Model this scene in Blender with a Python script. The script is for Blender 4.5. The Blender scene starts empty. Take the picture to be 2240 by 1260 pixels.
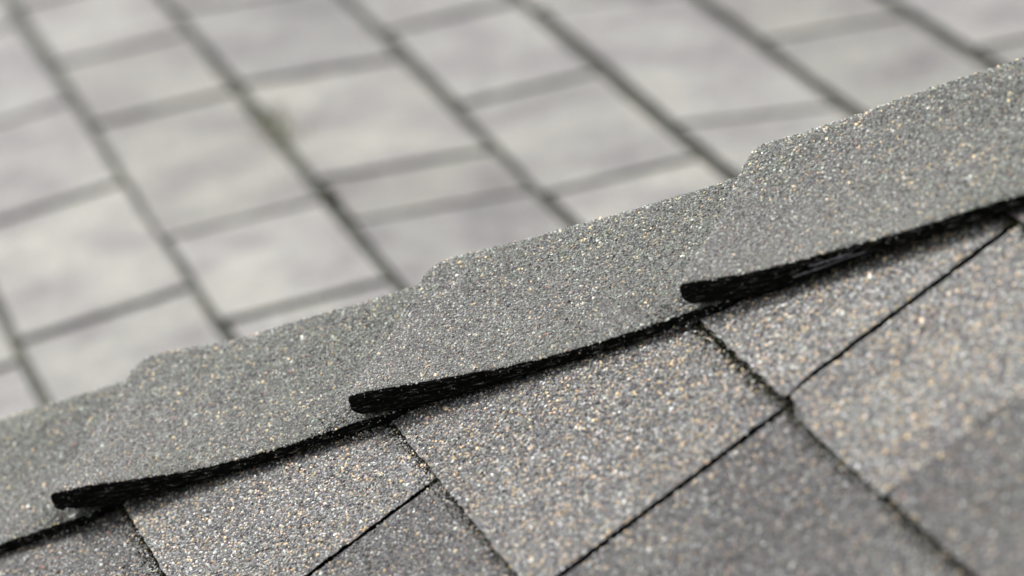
import bpy, math, random
import numpy as np
from mathutils import Matrix, Vector

# ------------------------------------------------------------------ frame of the place
# All lengths in metres. World: X right, Y into the scene (along the shingle courses), Z up.
# The vectors below are camera-axis readings of the roof's own directions; W() turns them to world.
FPX, CX, CY = 9500.0, 1120.0, 630.0
def nrm(x): x = np.asarray(x, float); return x/np.linalg.norm(x)
def ray(x, y): return np.array([(x-CX)/FPX, -(y-CY)/FPX, -1.0])
aC = nrm(ray(-1740, -2260))                                    # course direction, away
NN = np.cross(ray(1700, 895), ray(1230, 1260))
vC = nrm(np.cross(NN, aC)); vC = vC if vC[0] < 0 else -vC      # down slope
nC = nrm(np.cross(aC, vC)); nC = nC if nC[1] > 0 else -nC      # roof normal
TH = math.radians(28)
upC = nC*math.cos(TH)-vC*math.sin(TH)
hC = nrm(np.cross(aC, upC))                                    # right, horizontal
P0C = ray(1520, 700)*1.9
RW = np.stack([hC, aC, upC])                                   # camera axes -> world axes
O = np.array([0.0, 0.0, 3.6])                                  # the roof point P0 in the world
def W(pc): return (np.asarray(pc)-P0C)@RW.T+O
def Wd(d): return np.asarray(d)@RW.T
a, v, n = Wd(aC), Wd(vC), Wd(nC)
D = nrm(v+0.883*a)                                             # down the hip
p = np.cross(n, D); p = p if p@a > 0 else -p                   # across the near wing, toward the fold

sc = bpy.context.scene
# camera
cd = bpy.data.cameras.new('camera'); cam = bpy.data.objects.new('camera', cd)
sc.collection.objects.link(cam); sc.camera = cam
M = Matrix([[*RW[i], W(np.zeros(3))[i]] for i in range(3)]+[[0, 0, 0, 1]])
cam.matrix_world = M
cd.sensor_width = 36; cd.lens = 36*FPX/2240
cd.clip_start = 0.05; cd.clip_end = 500
cd.dof.use_dof = True; cd.dof.focus_distance = 1.99; cd.dof.aperture_fstop = 7.0
# light: thin bright overcast
world = bpy.data.worlds.new('World'); sc.world = world; world.use_nodes = True
nt = world.node_tree; nt.nodes.clear()
out = nt.nodes.new('ShaderNodeOutputWorld'); bg = nt.nodes.new('ShaderNodeBackground')
sky = nt.nodes.new('ShaderNodeTexSky'); sky.sky_type = 'NISHITA'; sky.sun_disc = False
hs = nt.nodes.new('ShaderNodeHueSaturation'); hs.inputs['Saturation'].default_value = 0.12
nt.links.new(sky.outputs[0], hs.inputs['Color']); nt.links.new(hs.outputs[0], bg.inputs[0]); nt.links.new(bg.outputs[0], out.inputs[0])
SUN_EL, SUN_AZ = math.radians(52), math.radians(-38)           # azimuth from +Y toward +X
sky.sun_elevation = SUN_EL; sky.sun_rotation = SUN_AZ; sky.dust_density = 6; sky.air_density = 1.0
bg.inputs[1].default_value = 0.12
sd = bpy.data.lights.new('sun', 'SUN'); sun = bpy.data.objects.new('sun', sd); sc.collection.objects.link(sun)
sd.energy = 1.9; sd.angle = math.radians(14); sd.color = (1.0, 0.97, 0.93)
toL = Vector((math.sin(SUN_AZ)*math.cos(SUN_EL), math.cos(SUN_AZ)*math.cos(SUN_EL), math.sin(SUN_EL)))
sun.rotation_euler = toL.to_track_quat('Z', 'Y').to_euler(); sun.location = (0, 0, 8)
sc.view_settings.view_transform = 'Standard'; sc.view_settings.look = 'None'
sc.view_settings.gamma = 1; sc.view_settings.use_curve_mapping = False
sc.view_settings.exposure = 0.60
sc.cycles.max_bounces = 6

rng = np.random.default_rng(7); random.seed(7)

# ------------------------------------------------------------------ helpers
def link(name, me, mats=(), parent=None):
    o = bpy.data.objects.new(name, me); sc.collection.objects.link(o)
    for m in mats: me.materials.append(m)
    if parent is not None: o.parent = parent
    return o
def mesh(name, V, F, mi=None, smooth=False):
    me = bpy.data.meshes.new(name); me.from_pydata([tuple(x) for x in V], [], F)
    if mi is not None: me.polygons.foreach_set('material_index', mi)
    if smooth: me.polygons.foreach_set('use_smooth', [True]*len(F))
    me.update(); return me
def mesh_tris(name, V, T):
    me = bpy.data.meshes.new(name)
    me.vertices.add(len(V)); me.vertices.foreach_set('co', np.ascontiguousarray(V, np.float32).ravel())
    me.loops.add(T.size); me.loops.foreach_set('vertex_index', np.ascontiguousarray(T, np.int32).ravel())
    me.polygons.add(len(T)); me.polygons.foreach_set('loop_start', np.arange(0, T.size, 3, dtype=np.int32))
    me.polygons.foreach_set('loop_total', np.full(len(T), 3, np.int32))
    me.update(calc_edges=True); return me
def point_color(me, name, C):
    at = me.attributes.new(name, 'FLOAT_COLOR', 'POINT')
    c = np.ones((len(me.vertices), 4), np.float32); c[:, :3] = C
    at.data.foreach_set('color', c.ravel())
def empty(name, loc):
    o = bpy.data.objects.new(name, None); sc.collection.objects.link(o); o.location = loc; return o
def tag(o, label=None, cat=None, group=None, kind=None):
    for k, x in (('label', label), ('category', cat), ('group', group), ('kind', kind)):
        if x: o[k] = x
# smooth value noise on numpy arrays
_perm = rng.permutation(4096); _val = rng.random(4096)
def vnoise(x, y, seed=0):
    x = np.asarray(x, float)+seed*17.31; y = np.asarray(y, float)+seed*9.77
    xi = np.floor(x).astype(int); yi = np.floor(y).astype(int); fx = x-xi; fy = y-yi
    fx = fx*fx*(3-2*fx); fy = fy*fy*(3-2*fy)
    h = lambda i, j: _val[(_perm[i & 4095]+j) & 4095]
    return (h(xi, yi)*(1-fx)+h(xi+1, yi)*fx)*(1-fy)+(h(xi, yi+1)*(1-fx)+h(xi+1, yi+1)*fx)*fy
def fbm(x, y, seed=0, o=4):
    r = 0; w = 0.5
    for i in range(o): r = r+w*vnoise(np.asarray(x)*2**i, np.asarray(y)*2**i, seed+i*3); w *= 0.5
    return r/(1-0.5**o)
def in_view(Pw, m=520):                                        # keep granules to what the lens (and a step aside) can see
    q = (Pw-W(np.zeros(3)))@RW
    x = CX+FPX*q[:, 0]/-q[:, 2]; y = CY-FPX*q[:, 1]/-q[:, 2]
    return (x > -m) & (x < 2240+m) & (y > -m) & (y < 1260+m)

# ------------------------------------------------------------------ materials
class NT:
    def __init__(s, name):
        s.m = bpy.data.materials.new(name); s.m.use_nodes = True; s.t = s.m.node_tree; s.b = s.t.nodes['Principled BSDF']
    def n(s, ty, **k):
        x = s.t.nodes.new(ty)
        for q, w in k.items(): setattr(x, q, w)
        return x
    def l(s, a_, b_): s.t.links.new(a_, b_)
def ramp(N, fac, stops, interp='LINEAR'):
    r = N.n('ShaderNodeValToRGB'); r.color_ramp.interpolation = interp
    e = r.color_ramp.elements
    while len(e) < len(stops): e.new(0.5)
    for i, (pp, c) in enumerate(stops): e[i].position = pp; e[i].color = (*c, 1)
    N.l(fac, r.inputs[0]); return r.outputs[0]

def mat_granule():
    N = NT('mineral granule'); at = N.n('ShaderNodeAttribute', attribute_name='tint')
    N.l(at.outputs['Color'], N.b.inputs['Base Color'])
    N.b.inputs['Roughness'].default_value = 0.42; N.b.inputs['Specular IOR Level'].default_value = 0.5
    return N.m
def mat_bed(name, stops, scale=820.0, rough=0.6, bump=0.5):
    """granule bed seen between and beyond the modelled granules: one colour per voronoi cell, times the shingle's own tone"""
    N = NT(name); tc = N.n('ShaderNodeTexCoord'); vo = N.n('ShaderNodeTexVoronoi'); vo.inputs['Scale'].default_value = scale
    N.l(tc.outputs['Object'], vo.inputs['Vector'])
    sp = N.n('ShaderNodeSeparateColor'); N.l(vo.outputs['Color'], sp.inputs[0])
    c = ramp(N, sp.outputs[0], stops, 'CONSTANT')
    at = N.n('ShaderNodeAttribute', attribute_name='tone')
    mx = N.n('ShaderNodeMix', data_type='RGBA', blend_type='MULTIPLY'); mx.inputs['Factor'].default_value = 1
    N.l(c, mx.inputs['A']); N.l(at.outputs['Color'], mx.inputs['B'])
    no = N.n('ShaderNodeTexNoise'); no.inputs['Scale'].default_value = 11; no.inputs['Detail'].default_value = 5
    N.l(tc.outputs['Object'], no.inputs['Vector'])
    k = ramp(N, no.outputs[0], [(0.36, (0.72, 0.70, 0.74)), (0.47, (.93, .92, .94)), (0.58, (1.10, 1.11, 1.07)), (.66, (1.16, 1.16, 1.11))])
    m2 = N.n('ShaderNodeMix', data_type='RGBA', blend_type='MULTIPLY'); m2.inputs['Factor'].default_value = 1
    N.l(mx.outputs['Result'], m2.inputs['A']); N.l(k, m2.inputs['B']); N.l(m2.outputs['Result'], N.b.inputs['Base Color'])
    n2 = N.n('ShaderNodeTexNoise'); n2.inputs['Scale'].default_value = 55; n2.inputs['Detail'].default_value = 4; n2.inputs['Roughness'].default_value = .7
    N.l(tc.outputs['Object'], n2.inputs['Vector'])
    k2 = ramp(N, n2.outputs[0], [(0.3, (0.80, 0.80, 0.80)), (0.7, (1.2, 1.19, 1.17))])
    m3 = N.n('ShaderNodeMix', data_type='RGBA', blend_type='MULTIPLY'); m3.inputs['Factor'].default_value = 1
    N.l(m2.outputs['Result'], m3.inputs['A']); N.l(k2, m3.inputs['B']); N.l(m3.outputs['Result'], N.b.inputs['Base Color'])
    bp = N.n('ShaderNodeBump'); bp.inputs['Strength'].default_value = bump; bp.inputs['Distance'].default_value = 0.0006; bp.invert = True
    N.l(vo.outputs['Distance'], bp.inputs['Height']); N.l(bp.outputs[0], N.b.inputs['Normal'])
    N.b.inputs['Roughness'].default_value = rough; N.b.inputs['Specular IOR Level'].default_value = 0.4
    return N.m
def mat_asphalt():
    N = NT('cut asphalt edge'); tc = N.n('ShaderNodeTexCoord')
    no = N.n('ShaderNodeTexNoise'); no.inputs['Scale'].default_value = 420; no.inputs['Detail'].default_value = 3
    N.l(tc.outputs['Object'], no.inputs['Vector'])
    c = ramp(N, no.outputs[0], [(0.0, (0.002, 0.002, 0.002)), (0.66, (0.004, 0.004, 0.004)), (0.76, (0.035, 0.034, 0.03))])
    N.l(c, N.b.inputs['Base Color']); N.b.inputs['Roughness'].default_value = 0.75; N.b.inputs['Specular IOR Level'].default_value = 0.05
    bp = N.n('ShaderNodeBump'); bp.inputs['Strength'].default_value = 0.8; bp.inputs['Distance'].default_value = 0.0006
    N.l(no.outputs[0], bp.inputs['Height']); N.l(bp.outputs[0], N.b.inputs['Normal'])
    return N.m
def mat_capedge():
    """cut edge of a cap: black asphalt with long pale streaks of glass mat between the plies"""
    N = NT('layered cap edge'); tc = N.n('ShaderNodeAttribute', attribute_name='ply')
    mp = N.n('ShaderNodeMapping'); mp.inputs['Scale'].default_value = (110, 1000, 1)
    N.l(tc.outputs['Vector'], mp.inputs[0])
    no = N.n('ShaderNodeTexNoise'); no.inputs['Scale'].default_value = 1; no.inputs['Detail'].default_value = 5; no.inputs['Roughness'].default_value = 0.65
    N.l(mp.outputs[0], no.inputs['Vector'])
    c = ramp(N, no.outputs[0], [(0.0, (0.002, 0.002, 0.002)), (0.555, (0.004, 0.004, 0.004)), (0.62, (0.07, 0.07, 0.07)), (0.70, (0.26, 0.26, 0.27))])
    N.l(c, N.b.inputs['Base Color']); N.b.inputs['Roughness'].default_value = 0.7; N.b.inputs['Specular IOR Level'].default_value = 0.05
    bp = N.n('ShaderNodeBump'); bp.inputs['Strength'].default_value = 0.8; bp.inputs['Distance'].default_value = 0.0008
    N.l(no.outputs[0], bp.inputs['Height']); N.l(bp.outputs[0], N.b.inputs['Normal'])
    return N.m
def mat_plain(name, c1, c2, scale, rough=0.9):
    N = NT(name); tc = N.n('ShaderNodeTexCoord'); no = N.n('ShaderNodeTexNoise')
    no.inputs['Scale'].default_value = scale; no.inputs['Detail'].default_value = 4
    N.l(tc.outputs['Object'], no.inputs['Vector'])
    N.l(ramp(N, no.outputs[0], [(0.35, c1), (0.65, c2)]), N.b.inputs['Base Color'])
    N.b.inputs['Roughness'].default_value = rough; N.b.inputs['Specular IOR Level'].default_value = 0.2
    return N.m
MG = mat_granule()
MMOSS = mat_granule(); MMOSS.name = 'matte moss and dirt'; MMOSS.node_tree.nodes['Principled BSDF'].inputs['Roughness'].default_value = 1; MMOSS.node_tree.nodes['Principled BSDF'].inputs['Specular IOR Level'].default_value = 0.03
MBED = mat_bed('weathered granule bed', [(0, (.05, .05, .052)), (.4, (.13, .13, .13)), (.72, (.25, .26, .26)), (.88, (.36, .27, .17)), (.93, (.11, .08, .085))])
MFAR = mat_bed('pale granule bed', [(0, (.160, .160, .157)), (.35, (.233, .234, .225)), (.7, (.31, .313, .298)), (.9, (.35, .315, .26))], 820, 0.5, 0.3)
MASPH = mat_asphalt(); MEDGE = mat_capedge()
MDIRT = mat_plain('dark joint grit', (.006, .006, .004), (.022, .022, .014), 500)
MFDIRT = mat_plain('mossy joint grit', (.04, .042, .034), (.085, .088, .075), 60)
MDECK = mat_plain('roof underlay felt', (.02, .02, .02), (.04, .04, .04), 30)
MGRASS = mat_plain('lawn', (.03, .055, .015), (.07, .1, .03), 1.5)

# ------------------------------------------------------------------ granules
ICO = np.array([[1, 0, 0], [-.5, .87, 0], [-.5, -.87, 0], [.35, .35, .75], [-.5, -.1, .7], [.2, -.45, .75], [0, 0, -.6]])
ICT = np.array([[0, 1, 3], [1, 4, 3], [1, 2, 4], [2, 5, 4], [2, 0, 5], [0, 3, 5], [3, 4, 5], [1, 0, 6], [2, 1, 6], [0, 2, 6]])[:7]
def granules(name, P, Nn, C, size, parent):
    """P points, Nn normals, C colours, size radii -> one mesh of small chipped stones"""
    k = len(P)
    if not k: return
    Nn = Nn/np.linalg.norm(Nn, axis=1, keepdims=True)
    Nn = Nn+rng.normal(0, 0.28, (k, 3)); Nn /= np.linalg.norm(Nn, axis=1, keepdims=True)
    r = rng.normal(size=(k, 3)); X = r-(r*Nn).sum(1, keepdims=True)*Nn; X /= np.linalg.norm(X, axis=1, keepdims=True)
    Y = np.cross(Nn, X)
    base = ICO[:6]
    sh = base[None]*(1+rng.normal(0, 0.17, (k, 6, 3)))
    el = rng.uniform(0.65, 1.0, k)[:, None]; hh = rng.uniform(0.55, 1.0, k)[:, None]
    V = P[:, None]+size[:, None, None]*(sh[..., 0:1]*X[:, None]+(sh[..., 1]*el)[..., None]*Y[:, None]+(sh[..., 2]*hh)[..., None]*Nn[:, None])
    T = (np.arange(k)*6)[:, None, None]+ICT[None]
    me = mesh_tris(name, V.reshape(-1, 3), T.reshape(-1, 3))
    point_color(me, 'tint', np.repeat(C, 6, axis=0))
    o = link(name, me, [MG], parent); o['kind'] = 'stuff'
    return o
PAL = {'char': (.032, .032, .035), 'grey': (.125, .127, .128), 'pale': (.27, .285, .285), 'tan': (.50, .385, .24), 'plum': (.10, .075, .085),
       'white': (.48, .49, .47), 'rust': (.38, .10, .05), 'sage': (.15, .18, .14)}
PN = list(PAL); PV = np.array([PAL[k] for k in PN])
def palette(k, w):
    """k granules coloured by weights w (k x 8)"""
    w = w/w.sum(1, keepdims=True); c = w.cumsum(1); r = rng.random((k, 1)); i = (r > c).sum(1).clip(0, 7)
    return PV[i]*rng.lognormal(0, 0.22, (k, 1))*(1+rng.normal(0, 0.03, (k, 3))), i

# ------------------------------------------------------------------ near roof
E_ = 0.1285                                                     # exposure
def Q(s, t, z=0.0): return O+np.multiply.outer(s, a)+np.multiply.outer(t, v)+np.multiply.outer(z, n)
def zs(t, tb): return 0.001-0.0028*(tb-t)/E_                     # top surface of a shingle whose butt lies at tb
butts = {-4: -.378, -3: -.250, -2: -.1225, -1: 0.0, 0: .130, 1: .2565, 2: .386, 3: .514, 4: .643}
# ends of the shingles of each course along the slope (s), and each shingle's tone
joints = {-4: [-.95, -.62, -.33, .0], -3: [-1.0, -.70, -.39, -.02], -2: [-.95, -.72, -.42, -.245, .05],
          -1: [-1.0, -.72, -.43, -.2365, -.1150, .19], 0: [-1.0, -.74, -.43, -.1190, .20], 1: [-1.0, -.83, -.52, -.25, .037, .34],
          2: [-1.0, -.63, -.34, -.04, .30], 3: [-1.0, -.72, -.43, -.11, .2, .5], 4: [-1.0, -.62, -.34, -.04, .27, .58]}
GAPS = {(-1, -.1150): .0052, (0, -.1190): .0056, (1, .037): .0044, (-1, -.2365): .0006}
PD = np.cross(n, D)
def qd(s, t):                                                   # q across the hip, d along it, of a point (s,t)
    x = np.multiply.outer(s, a)+np.multiply.outer(t, v); return x@p, x@D
QF = 0.100                                                      # q of the hip fold
def hip_s(t): return (QF-0.004-t*(v@p))/(a@p)                    # s where a course reaches the hip

roof = empty('hip_roof', tuple(O))
tag(roof, 'nearby grey shingled roof slope in sharp focus with its diagonal row of overlapping hip caps', 'roof', kind='thing')
Oinv = Vector(O)
def setparent(o, par, keep=True):
    o.parent = par; o.matrix_parent_inverse = Matrix.Translation(-par.location)

TONES = {(-1, 2): .64, (-1, 3): 1.26, (-1, 4): 1.30, (0, 2): .68, (0, 3): 1.08, (1, 3): .72, (1, 4): 1.16, (2, 3): .74, (2, 4): .85, (-2, 3): .7, (-2, 2): .9}
def tone_at(ck, j, s, t):
    """blend of light and dark granule drops on a laminated shingle"""
    base = TONES.get((ck, j), 0.85)
    w = fbm(s*11+ck*3.1, t*11, 5)                               # broad drops
    return base*(0.80+0.42*w)
def shingle_poly(s0, s1, t0, t1, tb, notch=False):
    """outline of the exposed part with slightly ragged edges, counted from the upper near corner"""
    def seg(p0, p1, amp, step=.004):
        L = math.dist(p0, p1); m = max(1, int(L/step)); o_ = []
        dx, dy = (p1[0]-p0[0])/L, (p1[1]-p0[1])/L
        for i in range(m):
            f = i/m; w = (float(vnoise(p0[0]*9+f*L*240, p0[1]*31, 3))-.5)*2*amp if 0 < i else 0
            o_.append((p0[0]+dx*f*L-dy*w, p0[1]+dy*f*L+dx*w))
        return o_
    if notch:
        pts = seg((s0, t0), (s0, t1), .0010)+seg((s0, t1), (s1-.018, t1), .0006)+[(s1-.016, t1-.0034), (s1-.003, t1-.0044), (s1, t1-.0056)]+seg((s1, t1-.008), (s1, t0), .0010)
    else:
        pts = seg((s0, t0), (s0, t1), .0010)+seg((s0, t1), (s1, t1), .0008)+seg((s1, t1), (s1, t0), .0010)
    pts.append((s1, t0))
    return pts
JOG = {(-1, 3): .0018, (-1, 4): -.0012, (0, 3): .0008, (0, 2): -.0006, (-1, 2): .0004}
def clip_hip(pts):
    q = [(QF-.004)-(s_*(a@p)+t_*(v@p)) for s_, t_ in pts]; o_ = []
    for i in range(len(pts)):
        k = (i+1) % len(pts)
        if q[i] >= 0: o_.append(pts[i])
        if q[i]*q[k] < 0:
            f = q[i]/(q[i]-q[k]); o_.append((pts[i][0]+f*(pts[k][0]-pts[i][0]), pts[i][1]+f*(pts[k][1]-pts[i][1])))
    return o_
def make_shingle(ck, j, s0, s1, tb, tprev, mirror=None, g=True):
    gl = GAPS.get((ck, joints[ck][j]), .003)/2; gr = GAPS.get((ck, joints[ck][j+1]) if j+1 < len(joints[ck]) else 0, .003)/2
    t0 = tprev-.004
    if hip_s(tb) <= s0+.01: return
    s0 = s0+gl
    pts = shingle_poly(s0, s1-gr, t0, tb, tb, notch=(ck == -1 and j == 3))
    if ck == -1 and j == 4: pts = [(x_-(.0034*min(1, max(0, (y_-tb+.016)/.012)) if x_ < s0+.003 else 0), y_) for x_, y_ in pts]
    jg = JOG.get((ck, j), 0); pts = [(x_, y_+jg*min(1, max(0, (y_-tb+.03)/.03))) for x_, y_ in pts]
    pts = clip_hip(pts)
    if len(pts) < 3: return
    pts = np.array(pts); m = len(pts); th = .0026
    curl = 0.0007*(fbm(pts[:, 0]*14, pts[:, 1]*3, 8)-.5)
    zt = zs(pts[:, 1], tb)+curl
    V = list(Q(pts[:, 0], pts[:, 1], zt))+list(Q(pts[:, 0], pts[:, 1], zt-th))
    F = [list(range(m))]; mi = [0]
    for i in range(m):
        k = (i+1) % m; F.append([i, m+i, m+k, k]); mi.append(1)
    F.append([m+i for i in range(m)][::-1]); mi.append(1)
    # head lap: the plain black strip that runs up under the course above
    hl = .075; tt0, tt1 = t0-hl, t0+.0035; sa, sb = s0-gl+.0001, s1-.0001
    hp = clip_hip([(sa, tt0), (sb, tt0), (sb, tt1), (sa, tt1)])
    if len(hp) >= 3:
        b = len(V); hm = len(hp)
        for z_ in (0, -th):
            for (ss, ttt) in hp: V.append(Q(ss, ttt, float(zs(ttt, tb))-.0006+z_))
        F.append([b+i for i in range(hm)]); F.append([b+hm+i for i in range(hm)][::-1]); mi += [1, 1]
        for i in range(hm):
            k = (i+1) % hm; F.append([b+i, b+hm+i, b+hm+k, b+k]); mi.append(1)
    V = np.array(V)
    if mirror is not None: V = mirror(V); F = [f[::-1] for f in F]
    V = V-O
    me = mesh('shingle', V, F, mi)
    tn = TONES.get((ck, j), .85)*.72; point_color(me, 'tone', np.array([[tn]*3]))
    o = link('shingle', me, [MBED, MASPH], roof)
    if g and mirror is None:
        sp = .00125
        smax = s1-gr
        S, T_ = np.meshgrid(np.arange(s0, smax, sp), np.arange(t0+.003, tb+.0022, sp)); S = S.ravel(); T_ = T_.ravel()
        qq, _ = qd(S, T_); k = (qq < .03) & (S < smax)
        P = Q(S, T_); k &= in_view(P)
        S = S[k]; T_ = T_[k]
        if len(S):
            S = S+rng.uniform(-.5, .5, len(S))*sp; T_ = T_+rng.uniform(-.5, .5, len(S))*sp
            # ragged, granule-shedding butt edge
            keep = (T_ < tb+JOG.get((ck, j), 0)-.0008*fbm(S*260, S*0, 2)) & (S > s0-.0003) & (S < smax+.0003) & (rng.random(len(S)) > .03)
            if ck == -1 and j == 3: keep &= ~((T_ > tb-.0050) & (S > s1-gr-.0165))
            S = S[keep]; T_ = T_[keep]; cnt = len(S)
            w = tone_at(ck, j, S, T_)
            dk = np.clip((1.08-w)*1.6, 0, 1)                     # dark drops hold few pale and tan granules
            A = np.ones((cnt, 8))
            A[:, 0] = .30+.30*dk; A[:, 1] = .30; A[:, 2] = .22-.12*dk; A[:, 3] = .105-.085*dk; A[:, 4] = .08+.12*dk; A[:, 5] = .075-.05*dk; A[:, 6] = .0012; A[:, 7] = .06
            C, ci = palette(cnt, A); C = C*(0.72+0.5*w)[:, None]*np.array([1.005, .985, .99])
            sz = np.clip(rng.lognormal(math.log(.00070), .26, cnt), .0004, .0014)*np.where((ci == 3) | (ci == 5), 1.15, 1)
            zz = zs(T_, tb)+0.0007*(fbm(S*14, T_*3, 8)-.5)
            granules('granules', Q(S, T_, zz)-O, np.tile(n, (cnt, 1)), C, sz, o)
    return o
order = sorted(butts)
for ck in order[1:]:
    js = joints[ck]
    for j in range(len(js)):
        s0 = js[j]; s1 = js[j+1] if j+1 < len(js) else s0+.32
        make_shingle(ck, j, s0, s1, butts[ck], butts[ck-1])
# the slope beyond the hip, the mirror image of this one about the vertical plane through the hip
hipO = O+p*QF
mn = nrm(np.cross(D, [0, 0, 1]))
def mir(V): return V-2*np.multiply.outer((V-hipO)@mn, mn)
for ck in order[2:]:
    js = joints[ck]
    for j in range(1, len(js)):
        s0 = js[j]+.04; s1 = (js[j+1] if j+1 < len(js) else js[j]+.32)+.04
        make_shingle(ck, j, s0, s1, butts[ck], butts[ck-1], mirror=mir, g=False)
# deck under both slopes
dv = []
for z_ in (-.009, -.025):
    for (s_, t_) in ((-1.05, -.5), (None, -.5), (None, .66), (-1.05, .66)):
        dv.append(Q(hip_s(t_) if s_ is None else s_, t_, z_))
dv = np.array(dv); dfc = [[0, 1, 2, 3], [7, 6, 5, 4], [0, 4, 5, 1], [1, 5, 6, 2], [2, 6, 7, 3], [3, 7, 4, 0]]
link('roof_deck', mesh('roof_deck', dv-O, dfc), [MDECK], roof)
link('roof_deck', mesh('roof_deck', mir(dv)-O, [f[::-1] for f in dfc]), [MDECK], roof)

# ------------------------------------------------------------------ hip caps
PROF = {'A': ([0, 20, 46, 72, 99, 127, 156, 182, 198, 214, 235], [24.0, 22, 17, 12.7, 9.6, 7.6, 7.4, 7.6, 7, 4, 2]),
        'B': ([0, 14, 31, 55, 79, 104, 129, 155, 180, 198, 214, 235], [21.5, 20, 17.4, 13.8, 10.4, 8, 6.8, 6.4, 6.6, 6.4, 4, 2]),
        'C': ([0, 14, 32, 57, 76, 96, 114, 137, 156, 175, 198, 214, 235], [21.2, 18.4, 15.4, 13.2, 12.2, 11.0, 10.2, 9.8, 9.6, 8, 6.5, 4, 2])}
for k_ in list(PROF):                                           # smooth the tables
    xs_ = np.arange(0, 237, 3.0); ys_ = np.interp(xs_, *PROF[k_]); kk = np.array([1, 2, 3, 2, 1])/9
    PROF[k_] = (xs_, np.convolve(np.pad(ys_, 2, 'edge'), kk, 'valid'))
THK = ([0, 12, 22, 32, 60, 80, 110, 160, 200, 215, 235], [11.6, 12.6, 13.4, 12.6, 10.0, 7.8, 5.8, 5.0, 4.8, 3.2, 1.6])
QE = -.003; RB = .030; BEND = math.acos(math.cos(TH)**2); LB = RB*BEND; QB = QF-RB*math.tan(BEND/2); QMAX = QB+LB+.118
def section(u):
    """base curve across the hip: arc length u -> point offset in (p, n) and local normal"""
    u = np.asarray(u, float)
    ang = np.clip((u-QB)/RB, 0, BEND)
    x = np.minimum(u, QB)+RB*np.sin(ang)+np.maximum(u-QB-LB, 0)*math.cos(BEND)
    y = -RB*(1-np.cos(ang))-np.maximum(u-QB-LB, 0)*math.sin(BEND)
    return x, y, ang
FOLD = {3: .005, 5: .0025, 6: .0070}
def cap_top(prof, x, u, seed):
    """height of the top face above the roof plane, x up the hip from the nose, u across"""
    H = np.interp(np.maximum(x, 0)*1000, *prof)/1000
    inner = np.clip((u-QE)/.06, 0, 1); inner = inner*inner*(3-2*inner)
    lift = np.clip(1-x/.09, 0, 1)**1.5
    H = H-inner*(.0040*lift+.0006)                                     # corner lifts most at the open edge
    ff = np.clip((u-.03)/.06, 0, 1); ff = .75*ff*ff*(3-2*ff); H = H*(1-ff)+ff*(.0150-.0085*np.clip(x/.19, -.1, 1.2))
    fl = np.clip((u-.02)/.08, 0, 1); H = H+FOLD.get(seed, 0)*fl*fl*(3-2*fl)*np.clip((x+.02)/.12, 0, 1)
    H = H+{4: .0014, 5: .0050, 3: .0010}.get(seed, 0)*fl*np.clip(1-x/.05, 0, 1)
    H = H+.0008*(fbm(x*22, u*22, 40+seed)-.5)+.0003*(fbm(x*150, u*150, 60+seed)-.5)
    return H
def cap_thick(x, u): return np.interp(np.maximum(x, 0)*1000, *THK)/1000
NOSE = .0045
def cap_surf(prof, d0, x, u, seed, side=1.0, dq=0.0):
    """side 1 top face, 0 bottom face"""
    top = cap_top(prof, x, u, seed); th_ = cap_thick(x, u)
    rr = np.clip(-x/NOSE, 0, 1); sh = np.clip(1-rr**2.6, 0, 1)**.45
    mid = top-th_/2; hgt = mid+(side-.5)*th_*sh
    wob = (.0020*(fbm(u*30, u*0+d0*7, 80+seed)-.5)+.0022*(fbm(u*260, u*0, 84+seed)-.5))*np.clip(1-x/.02, 0, 1)   # butt line not quite straight
    sx, sy, ang = section(u)
    cs, sn = np.cos(ang), np.sin(ang)
    px = sx+dq+hgt*sn; pn = sy+hgt*cs
    return O+np.multiply.outer(d0-x+wob, D)+px[..., None]*p+pn[..., None]*n
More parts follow.
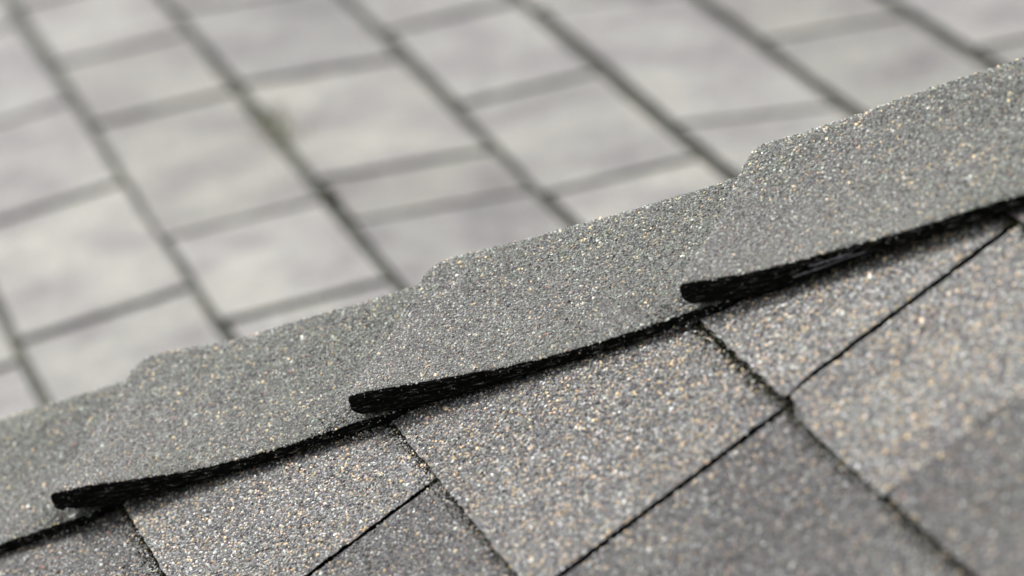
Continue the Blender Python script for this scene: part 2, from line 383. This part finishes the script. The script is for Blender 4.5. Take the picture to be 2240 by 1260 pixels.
def make_cap(d0, key, seed, detail=True):
    prof = PROF[key]
    xs = np.concatenate([-NOSE*np.cos(np.linspace(0, math.pi/2, 9))[:-1], np.arange(0, .2351, .0014 if detail else .012)])
    us = np.concatenate([np.arange(QE, QB-.004, .005 if detail else .02), np.arange(QB-.004, QB+LB+.004, .0022 if detail else .006), np.linspace(QB+LB+.005, QMAX, 10)])
    X, U = np.meshgrid(xs, us, indexing='ij'); nx, nu = X.shape
    U = U+np.clip((X-.197)/.038, 0, 1)*.016*np.clip(1-(U-QE)/.05, 0, 1)
    T = cap_surf(prof, d0, X, U, seed, 1.0); B = cap_surf(prof, d0, X, U, seed, 0.0)
    V = [T.reshape(-1, 3), B.reshape(-1, 3)]; F = []; mi = []; off = nx*nu
    for i in range(nx-1):
        for j in range(nu-1):
            q0 = i*nu+j; F.append([q0, q0+1, q0+nu+1, q0+nu]); mi.append(0)
            F.append([off+q0, off+q0+nu, off+q0+nu+1, off+q0+1]); mi.append(1)
    # side walls with plies, then the hidden upper end
    NR = 8; b = 2*off
    plies = []
    for (j, sg) in ((0, 1), (nu-1, -1)):
        R = np.arange(1, NR)/NR
        xx = np.repeat(xs[:, None], NR-1, 1); rr = np.repeat(R[None], nx, 0)
        tp, bt = T[:, j][:, None], B[:, j][:, None]
        P_ = tp*(1-rr)[..., None]+bt*rr[..., None]
        groove = .0011*np.exp(-((rr-.5)/.07)**2)*np.clip(1-(xx-.06)/.1, .3, 1)-.0010*np.sin(rr*math.pi)*np.clip(1-xx/.1, 0, 1)
        rag = .0022*(fbm(xx*420+seed, rr*7, 90+seed)-.5)+.0016*(fbm(xx*70, rr*9, 95+seed)-.5)
        P_ = P_+((groove+rag)*sg)[..., None]*p
        base = sum(len(q) for q in V); V.append(P_.reshape(-1, 3))
        plies.append((base, xx, rr))
        def idx(i, r): return (i*nu+j) if r == 0 else (off+i*nu+j if r == NR else base+i*(NR-1)+r-1)
        for i in range(nx-1):
            for r in range(NR):
                f = [idx(i, r), idx(i+1, r), idx(i+1, r+1), idx(i, r+1)]
                F.append(f if sg > 0 else f[::-1]); mi.append(2)
    i = nx-1
    for j in range(nu-1):
        F.append([i*nu+j, i*nu+j+1, off+i*nu+j+1, off+i*nu+j]); mi.append(1)
    V = np.concatenate(V)
    me = mesh('ridge_cap', V-O, F, mi, smooth=True)
    point_color(me, 'tone', np.array([[.66, .67, .65]]))
    ply = np.zeros((len(V), 3), np.float32)
    th0 = cap_thick(X, U); 
    ply[:off, 0] = X.ravel(); ply[off:2*off, 0] = X.ravel(); ply[off:2*off, 1] = th0.ravel()
    for base, xx, rr in plies:
        m_ = xx.size; ply[base:base+m_, 0] = xx.ravel(); ply[base:base+m_, 1] = (rr*cap_thick(xx, 0)).ravel()
    at = me.attributes.new('ply', 'FLOAT_VECTOR', 'POINT'); at.data.foreach_set('vector', ply.ravel())
    o = link('ridge_cap', me, [MCAP, MASPH, MEDGE], roof)
    if detail:
        sp = .00111
        Xg, Ug = np.meshgrid(np.arange(-NOSE*.95, .205, sp), np.arange(QE-.0008, QB+LB+.03, sp)); x = Xg.ravel(); u = Ug.ravel()
        x = x+rng.uniform(-.5, .5, len(x))*sp; u = u+rng.uniform(-.5, .5, len(x))*sp
        k = (x > -NOSE*.93) & (u > QE-.0007+.0022*(vnoise(x*330, x*0, seed)-.35)) & (rng.random(len(x)) > .02) & (vnoise(x*330, u*330, seed+3) < .94); x = x[k]; u = u[k]
        P = cap_surf(prof, d0, x, u, seed); k = in_view(P); x = x[k]; u = u[k]; P = P[k]
        if len(x):
            e = 4e-4
            N1 = np.cross(cap_surf(prof, d0, x+e, u, seed)-P, cap_surf(prof, d0, x, u+e, seed)-P)
            sgn = np.sign(N1@(n+.0)); N1 = N1*np.where(sgn == 0, 1, sgn)[:, None]
            cnt = len(x); A = np.ones((cnt, 8))
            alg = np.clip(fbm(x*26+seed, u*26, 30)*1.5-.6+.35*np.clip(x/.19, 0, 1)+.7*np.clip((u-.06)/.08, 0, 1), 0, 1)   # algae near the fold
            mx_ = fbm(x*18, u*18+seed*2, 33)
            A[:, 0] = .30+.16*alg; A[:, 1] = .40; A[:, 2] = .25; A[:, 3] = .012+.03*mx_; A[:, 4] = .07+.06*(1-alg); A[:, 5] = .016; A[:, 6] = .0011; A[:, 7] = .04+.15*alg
            C, ci = palette(cnt, A); fr = (np.clip(1-u/.09, 0, 1)*np.clip(1.1-x/.17, 0, 1))[:, None]*.5; lum = np.array([.165, .162, .164])*rng.lognormal(0, .35, (cnt, 1)); C = C*(1-fr)+lum*fr  # sheen of the open edge painted in: paler, more even colours toward the nose
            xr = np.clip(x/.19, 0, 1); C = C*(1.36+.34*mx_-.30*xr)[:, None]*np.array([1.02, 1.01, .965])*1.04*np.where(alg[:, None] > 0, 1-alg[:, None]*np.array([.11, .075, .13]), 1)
            sz = np.clip(rng.lognormal(math.log(.00061), .26, cnt), .0004, .0013)*np.where((ci == 3) | (ci == 5), 1.3, 1)
            # stray granules stuck to the cut edge
            xw = rng.uniform(0, .2, 70); Tw = cap_surf(prof, d0, xw, np.full(70, QE), seed, 1.0); Bw = cap_surf(prof, d0, xw, np.full(70, QE), seed, 0.0)
            rw = rng.uniform(.05, .8, 70)**1.5; Pw = Tw*(1-rw[:, None])+Bw*rw[:, None]-p*.0007
            Cw, _ = palette(70, np.tile([.3, .3, .25, .05, .05, .05, .01, .1], (70, 1)))
            P = np.concatenate([P, Pw]); N1 = np.concatenate([N1/np.linalg.norm(N1, axis=1, keepdims=True), np.tile(-p, (70, 1))]); C = np.concatenate([C, Cw]); sz = np.concatenate([sz, rng.uniform(.00025, .0006, 70)])
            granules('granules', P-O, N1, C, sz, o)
    return o
MCAP = mat_bed('grey cap granule bed', [(0, (.05, .052, .05)), (.4, (.12, .125, .12)), (.75, (.22, .23, .22)), (.95, (.4, .29, .17))], 860)
CAPS = [(-.399, 'C', 1, False), (-.204, 'B', 2, True), (-.009, 'C', 3, True), (.182, 'B', 4, True), (.371, 'A', 5, True), (.565, 'B', 6, True), (.760, 'A', 7, False)]
CO = {}
for d0, key, seed, det in CAPS: CO[seed] = make_cap(d0, key, seed, det)

# a loose strip of pale glass mat showing between the plies of the right-hand cap, and short frayed bits on the others
def mat_strip(cap, prof, d0, seed, x0, x1, r0, r1, wdt):
    m_ = 26; V = []
    for i in range(m_):
        f = i/(m_-1); x = x0+(x1-x0)*f; T0 = cap_surf(prof, d0, np.array(x), np.array(QE), seed, 1.0); B0 = cap_surf(prof, d0, np.array(x), np.array(QE), seed, 0.0)
        rr = r0+(r1-r0)*f+random.uniform(-.012, .012); c = T0*(1-rr)+B0*rr-p*.0013; w = wdt*(1-.75*f)*random.uniform(.45, 1.15)
        V += [c+n*w/2, c-n*w/2-p*.0003, c+p*.0006]
    F = []
    for i in range(m_-1):
        b = i*3; F += [[b, b+3, b+4, b+1], [b+1, b+4, b+5, b+2], [b+2, b+5, b+3, b]]
    F += [[0, 1, 2], [(m_-1)*3+2, (m_-1)*3+1, (m_-1)*3]]
    link('mat_strip', mesh('mat_strip', np.array(V)-O, F), [MSTRIP], cap)
MSTRIP = mat_plain('glass mat', (.03, .03, .034), (.20, .20, .22), 900, .6)
mat_strip(CO[3], PROF['C'], -.009, 3, .050, .088, .62, .55, .0013)
mat_strip(CO[3], PROF['C'], -.009, 3, .060, .082, .35, .42, .0006)

# ------------------------------------------------------------------ moss and grit caught against the butts
def crumbs(name, P, size, C, label, par=None):
    k = len(P); B6 = np.array([[1, 0, 0], [-1, 0, 0], [0, 1, 0], [0, -1, 0], [0, 0, 1], [0, 0, -1]], float)
    T8 = np.array([[0, 2, 4], [2, 1, 4], [1, 3, 4], [3, 0, 4], [2, 0, 5], [1, 2, 5], [3, 1, 5], [0, 3, 5]])
    R = rng.normal(size=(k, 3, 3)); R, _ = np.linalg.qr(R)
    V = P[:, None]+size[:, None, None]*((B6[None]*rng.uniform(.5, 1.2, (k, 6, 1)))@R)
    T = (np.arange(k)*6)[:, None, None]+T8[None]
    me = mesh_tris(name, V.reshape(-1, 3), T.reshape(-1, 3)); point_color(me, 'tint', np.repeat(C, 6, axis=0))
    o = link(name, me, [MMOSS if name == 'moss' else MG], par); tag(o, label=label, kind='stuff'); return o
PP = []; SS = []; CC = []
for ck in order[1:-1]:
    tb = butts[ck]; L0, L1 = -.6, float((QE-.0-tb*(v@p))/(a@p))+.02
    m_ = int((L1-L0)/.00009); s_ = rng.uniform(L0, L1, m_)
    wid = .0026+.0046*fbm(s_*40, s_*0+ck, 11)**1.3
    t_ = tb+np.abs(rng.normal(0, 1, m_))*wid*.75-.0006
    P = Q(s_, t_, zs(t_, tb+E_)+rng.uniform(-.0001, .0016, m_)*np.clip(1-(t_-tb)/.002, .1, 1))
    k = in_view(P); P = P[k]; m_ = len(P)
    c = np.array([.010, .010, .006])*rng.lognormal(0, .5, (m_, 1)); g_ = rng.random(m_) < .14
    c[g_] = np.array([.05, .05, .018])*rng.lognormal(0, .35, (g_.sum(), 1))
    g2 = rng.random(m_) < .035; c[g2] = np.array([.22, .21, .19])
    PP.append(P); SS.append(rng.uniform(.0003, .0009, m_)); CC.append(c)
moss = crumbs('moss', np.concatenate(PP), np.concatenate(SS), np.concatenate(CC), 'thin blackish moss and grit lining the joints between shingle courses of the near roof')

# loose granules and grit heaped below each cap corner
PP = []; CC = []
for d0, key in ((-.009, 'C'), (.182, 'B'), (.371, 'A')):
    m_ = 260; x = rng.normal(.008, .012, m_)+d0; u = rng.uniform(-.006, .012, m_)
    base = O+np.multiply.outer(x, D)+np.multiply.outer(u, p)
    zz = np.where(u > QE, .0070, .0008)
    nxt = 'B' if key == 'C' else 'A'
    zz = np.where(u > QE, np.interp(194-(x-d0)*1000, *PROF[nxt])/1000, .001)
    PP.append(base+zz[:, None]*n+rng.uniform(0, .0012, (m_, 1))*n); C, _ = palette(m_, np.tile([.3, .3, .15, .05, .05, .03, .002, .15], (m_, 1))); CC.append(C)
crumbs('loose_grit', np.concatenate(PP), rng.uniform(.0004, .0009, sum(len(q) for q in PP)), np.concatenate(CC), 'loose granules gathered below the lower corners of the hip caps')

# ------------------------------------------------------------------ the water drop under the lowest cap corner in view
MW = bpy.data.materials.new('water'); MW.use_nodes = True
b_ = MW.node_tree.nodes['Principled BSDF']; b_.inputs['Transmission Weight'].default_value = 1; b_.inputs['Roughness'].default_value = 0.0; b_.inputs['IOR'].default_value = 1.33
tD = cap_surf(PROF['A'], .371, np.array(.0025), np.array(QE), 5, 0.0)
Vd = []; Fd = []; NS, NRR = 24, 14; rad = .0029
for i in range(NRR+1):
    f = i/NRR; ph = f*math.pi
    rr = rad*math.sin(ph)*(1-.25*(1-f)) if 0 < i < NRR else 0.0
    zz = .0012-.0017+rad*.85*math.cos(ph)*(1 if f > .5 else 1.1)
    for k in range(NS): Vd.append((rr*1.25*math.cos(2*math.pi*k/NS), rr*math.sin(2*math.pi*k/NS), zz-.0006))
for i in range(NRR):
    for k in range(NS): Fd.append([i*NS+k, i*NS+(k+1) % NS, (i+1)*NS+(k+1) % NS, (i+1)*NS+k][::-1])
md = mesh('water_drop', Vd, Fd, smooth=True)
drop = link('water_drop', md, [MW]); drop.location = tuple(tD-p*.0018+n*.0012)
tag(drop, 'clear bright water drop hanging under the corner of the leftmost hip cap', 'water drop')

# ------------------------------------------------------------------ the lower roof beyond, out of focus
abC = nrm(ray(-1412, -2160)); PbC = ray(1060, 300)*3.4; ab = Wd(abC)
PbW = W(PbC)
# course lines as (right, up) steps in the profile plane, from the line through PbW; index grows to the left
hb = nrm(np.cross([0, 0, 1], ab)); hb = hb if hb[0] < 0 else -hb       # horizontal, to the left
ub = nrm(np.cross(ab, hb)); ub = ub if ub[2] > 0 else -ub
steps_l = [(.1425, -.006), (.1235, -.015), (.1340, -.025), (.134, -.030), (.132, -.034), (.130, -.038), (.130, -.042)]
steps_r = [(.1195, .014), (.1310, -.001), (.1245, .006), (.125, .008), (.125, .010), (.125, .012), (.125, .012), (.125, .012)]
LN = {3: np.zeros(2)}
q_ = np.zeros(2)
for i, st in enumerate(steps_l): q_ = q_+st; LN[2-i] = q_.copy()
q_ = np.zeros(2)
for i, st in enumerate(steps_r): q_ = q_+np.array([-st[0], st[1]]); LN[4+i] = q_.copy()
def LP(i, u, z=0.0):
    """point on course line i, u along it, raised by z square to the strip"""
    w = LN[i]; return PbW+ab*u+hb*w[0]+ub*w[1]+ub*z
def u_of(i, x, y):
    """u along line i nearest to the sight line of a photo point"""
    camw = W(np.zeros(3)); r = Wd(ray(x, y)); A0 = LP(i, 0)
    Mx = np.stack([ab, -r], 1); k = np.linalg.lstsq(Mx, camw-A0, rcond=None)[0]; return float(k[0])
J = {0: [(45, 50), (150, 225), (270, 400), (410, 640)], 1: [(150, 140), (230, 280), (390, 530), (500, 720)],
     2: [(430, 8), (540, 190), (740, 380), (800, 485)], 3: [(862, 72), (1020, 240), (1215, 430)], 4: [(1205, 8), (1490, 285)], 5: [(1690, 80)], 6: [(2200, 8)], -1: [(50, 790)]}
# joints of strip i are read on its left-hand line i, except strip 0 which is read on the line to its right
low = empty('lower_roof', tuple(PbW)); tag(low, 'pale grey shingled lower roof out of focus behind the hip', 'roof', kind='thing')
FT = [1.0, .91, 1.05, .96, .87, 1.08, .94, 1.03]
idxs = sorted(LN)
dirt = []
for i in idxs[:-1]:
    us_ = []
    for (x, y) in J.get(i, []): us_.append(u_of(i+1 if i <= 0 else i, x, y))
    us_ = sorted(us_)
    if not us_: us_ = [random.uniform(-.2, .2)]
    while us_[0] > -2.2: us_.insert(0, us_[0]-random.choice([.24, .3, .34, .42]))
    while us_[-1] < 3.6: us_.append(us_[-1]+random.choice([.24, .3, .34, .42]))
    tdir = nrm(LP(i+1, 0)-LP(i, 0)); nb = nrm(np.cross(ab, tdir)); nb = nb if nb[2] > 0 else -nb
    for k in range(len(us_)-1):
        g0 = random.choice([.010, .014, .018]); u0, u1 = us_[k]+g0/2, us_[k+1]-g0/2
        th = .007; z1 = .0065+random.uniform(0, .0012)
        L0 = lambda u, z: LP(i, u)+nb*z+tdir*.0008
        L1 = lambda u, z: LP(i+1, u)+nb*z+tdir*.03
        m_ = 8; V = []; ul = np.linspace(u0, u1, m_); jog = random.uniform(-.0035, .0035); sk = random.uniform(-.002, .002)
        for jj, u in enumerate(ul):
            w = (random.random()-.5)*.0016+jog+sk*(jj/3.5-1); wz = (random.random()-.5)*.0008
            V += [L0(u, z1+wz)+tdir*w, L1(u, -.0012), L0(u, z1-th+wz)+tdir*w, L1(u, -.0012-.003)]
        F = []; mi = []
        for jj in range(m_-1):
            b = jj*4; c = b+4
            F += [[b, c, c+1, b+1], [b+2, b+3, c+3, c+2], [b, b+2, c+2, c], [b+1, c+1, c+3, b+3]]; mi += [0, 1, 1, 1]
        F += [[0, 1, 3, 2], [(m_-1)*4+x for x in (0, 2, 3, 1)]]; mi += [1, 1]
        V = np.array(V)-PbW
        me = mesh('shingle', V, F, mi); tn = random.choice(FT)*random.uniform(.95, 1.05); tn2 = random.uniform(-.03, .03)
        point_color(me, 'tone', np.array([[tn, tn*(.99), tn*(1+tn2)]]))
        link('shingle', me, [MFAR, MASPH], low)
    # grit and moss lying along the butts of the course above this strip
    m_ = 400; ul = np.linspace(-2.2, 3.6, m_); V = []; wv = .0038+.0052*fbm(ul*9, ul*0+i*5, 21)
    for u, w in zip(ul, wv):
        V += [LP(i+1, u)+nb*(.0006)+tdir*.004, LP(i+1, u)+nb*.0016-tdir*(w*.45), LP(i+1, u)+nb*.0004-tdir*w]
    F = []
    for jj in range(m_-1):
        b = jj*3; F += [[b, b+3, b+4, b+1], [b+1, b+4, b+5, b+2]]
    o = link('joint_grit', mesh('joint_grit', np.array(V)-PbW, F, smooth=True), [MFDIRT], low); o['kind'] = 'stuff'
# deck under the lower roof
V = []
for i in idxs:
    for u in (-2.3, 3.8): V += [LP(i, u, -.008), LP(i, u, -.03)]
F = []
for k in range(len(idxs)-1):
    b = k*4; c = b+4
    F += [[b, b+2, c+2, c], [b+1, c+1, c+3, b+3], [b, c, c+1, b+1], [b+2, b+3, c+3, c+2]]
F += [[0, 1, 3, 2], [(len(idxs)-1)*4+x for x in (0, 2, 3, 1)]]
link('roof_deck', mesh('roof_deck', np.array(V)-PbW, F), [MDECK], low)
# moss cushion on the lower roof
uc = u_of(2, 625, 270); m_ = 300
P = LP(2, uc)+np.multiply.outer(rng.normal(-.004, .040, m_), ab)+np.multiply.outer(rng.normal(-.006, .010, m_), hb)+np.multiply.outer(rng.uniform(.003, .009, m_), ub)
crumbs('moss', P, rng.uniform(.001, .0026, m_), np.array([.22, .222, .15])*rng.lognormal(0, .3, (m_, 1)), 'small yellow-green moss cushion on a joint of the blurred lower roof')

ud = u_of(2, 735, 442); m_ = 70
P = LP(2, ud)+np.multiply.outer(rng.normal(0, .012, m_), ab)+np.multiply.outer(rng.normal(0, .004, m_), hb)+np.multiply.outer(rng.uniform(.004, .010, m_), ub)
crumbs('moss', P, rng.uniform(.001, .0026, m_), np.array([.02, .022, .012])*rng.lognormal(0, .3, (m_, 1)), 'dark clump of wet moss where two joints of the blurred lower roof meet')

# ------------------------------------------------------------------ ground far below
g = link('ground', mesh('ground', [(-300, -300, 0), (300, -300, 0), (300, 300, 0), (-300, 300, 0)], [[0, 1, 2, 3]]), [MGRASS]); g['kind'] = 'structure'
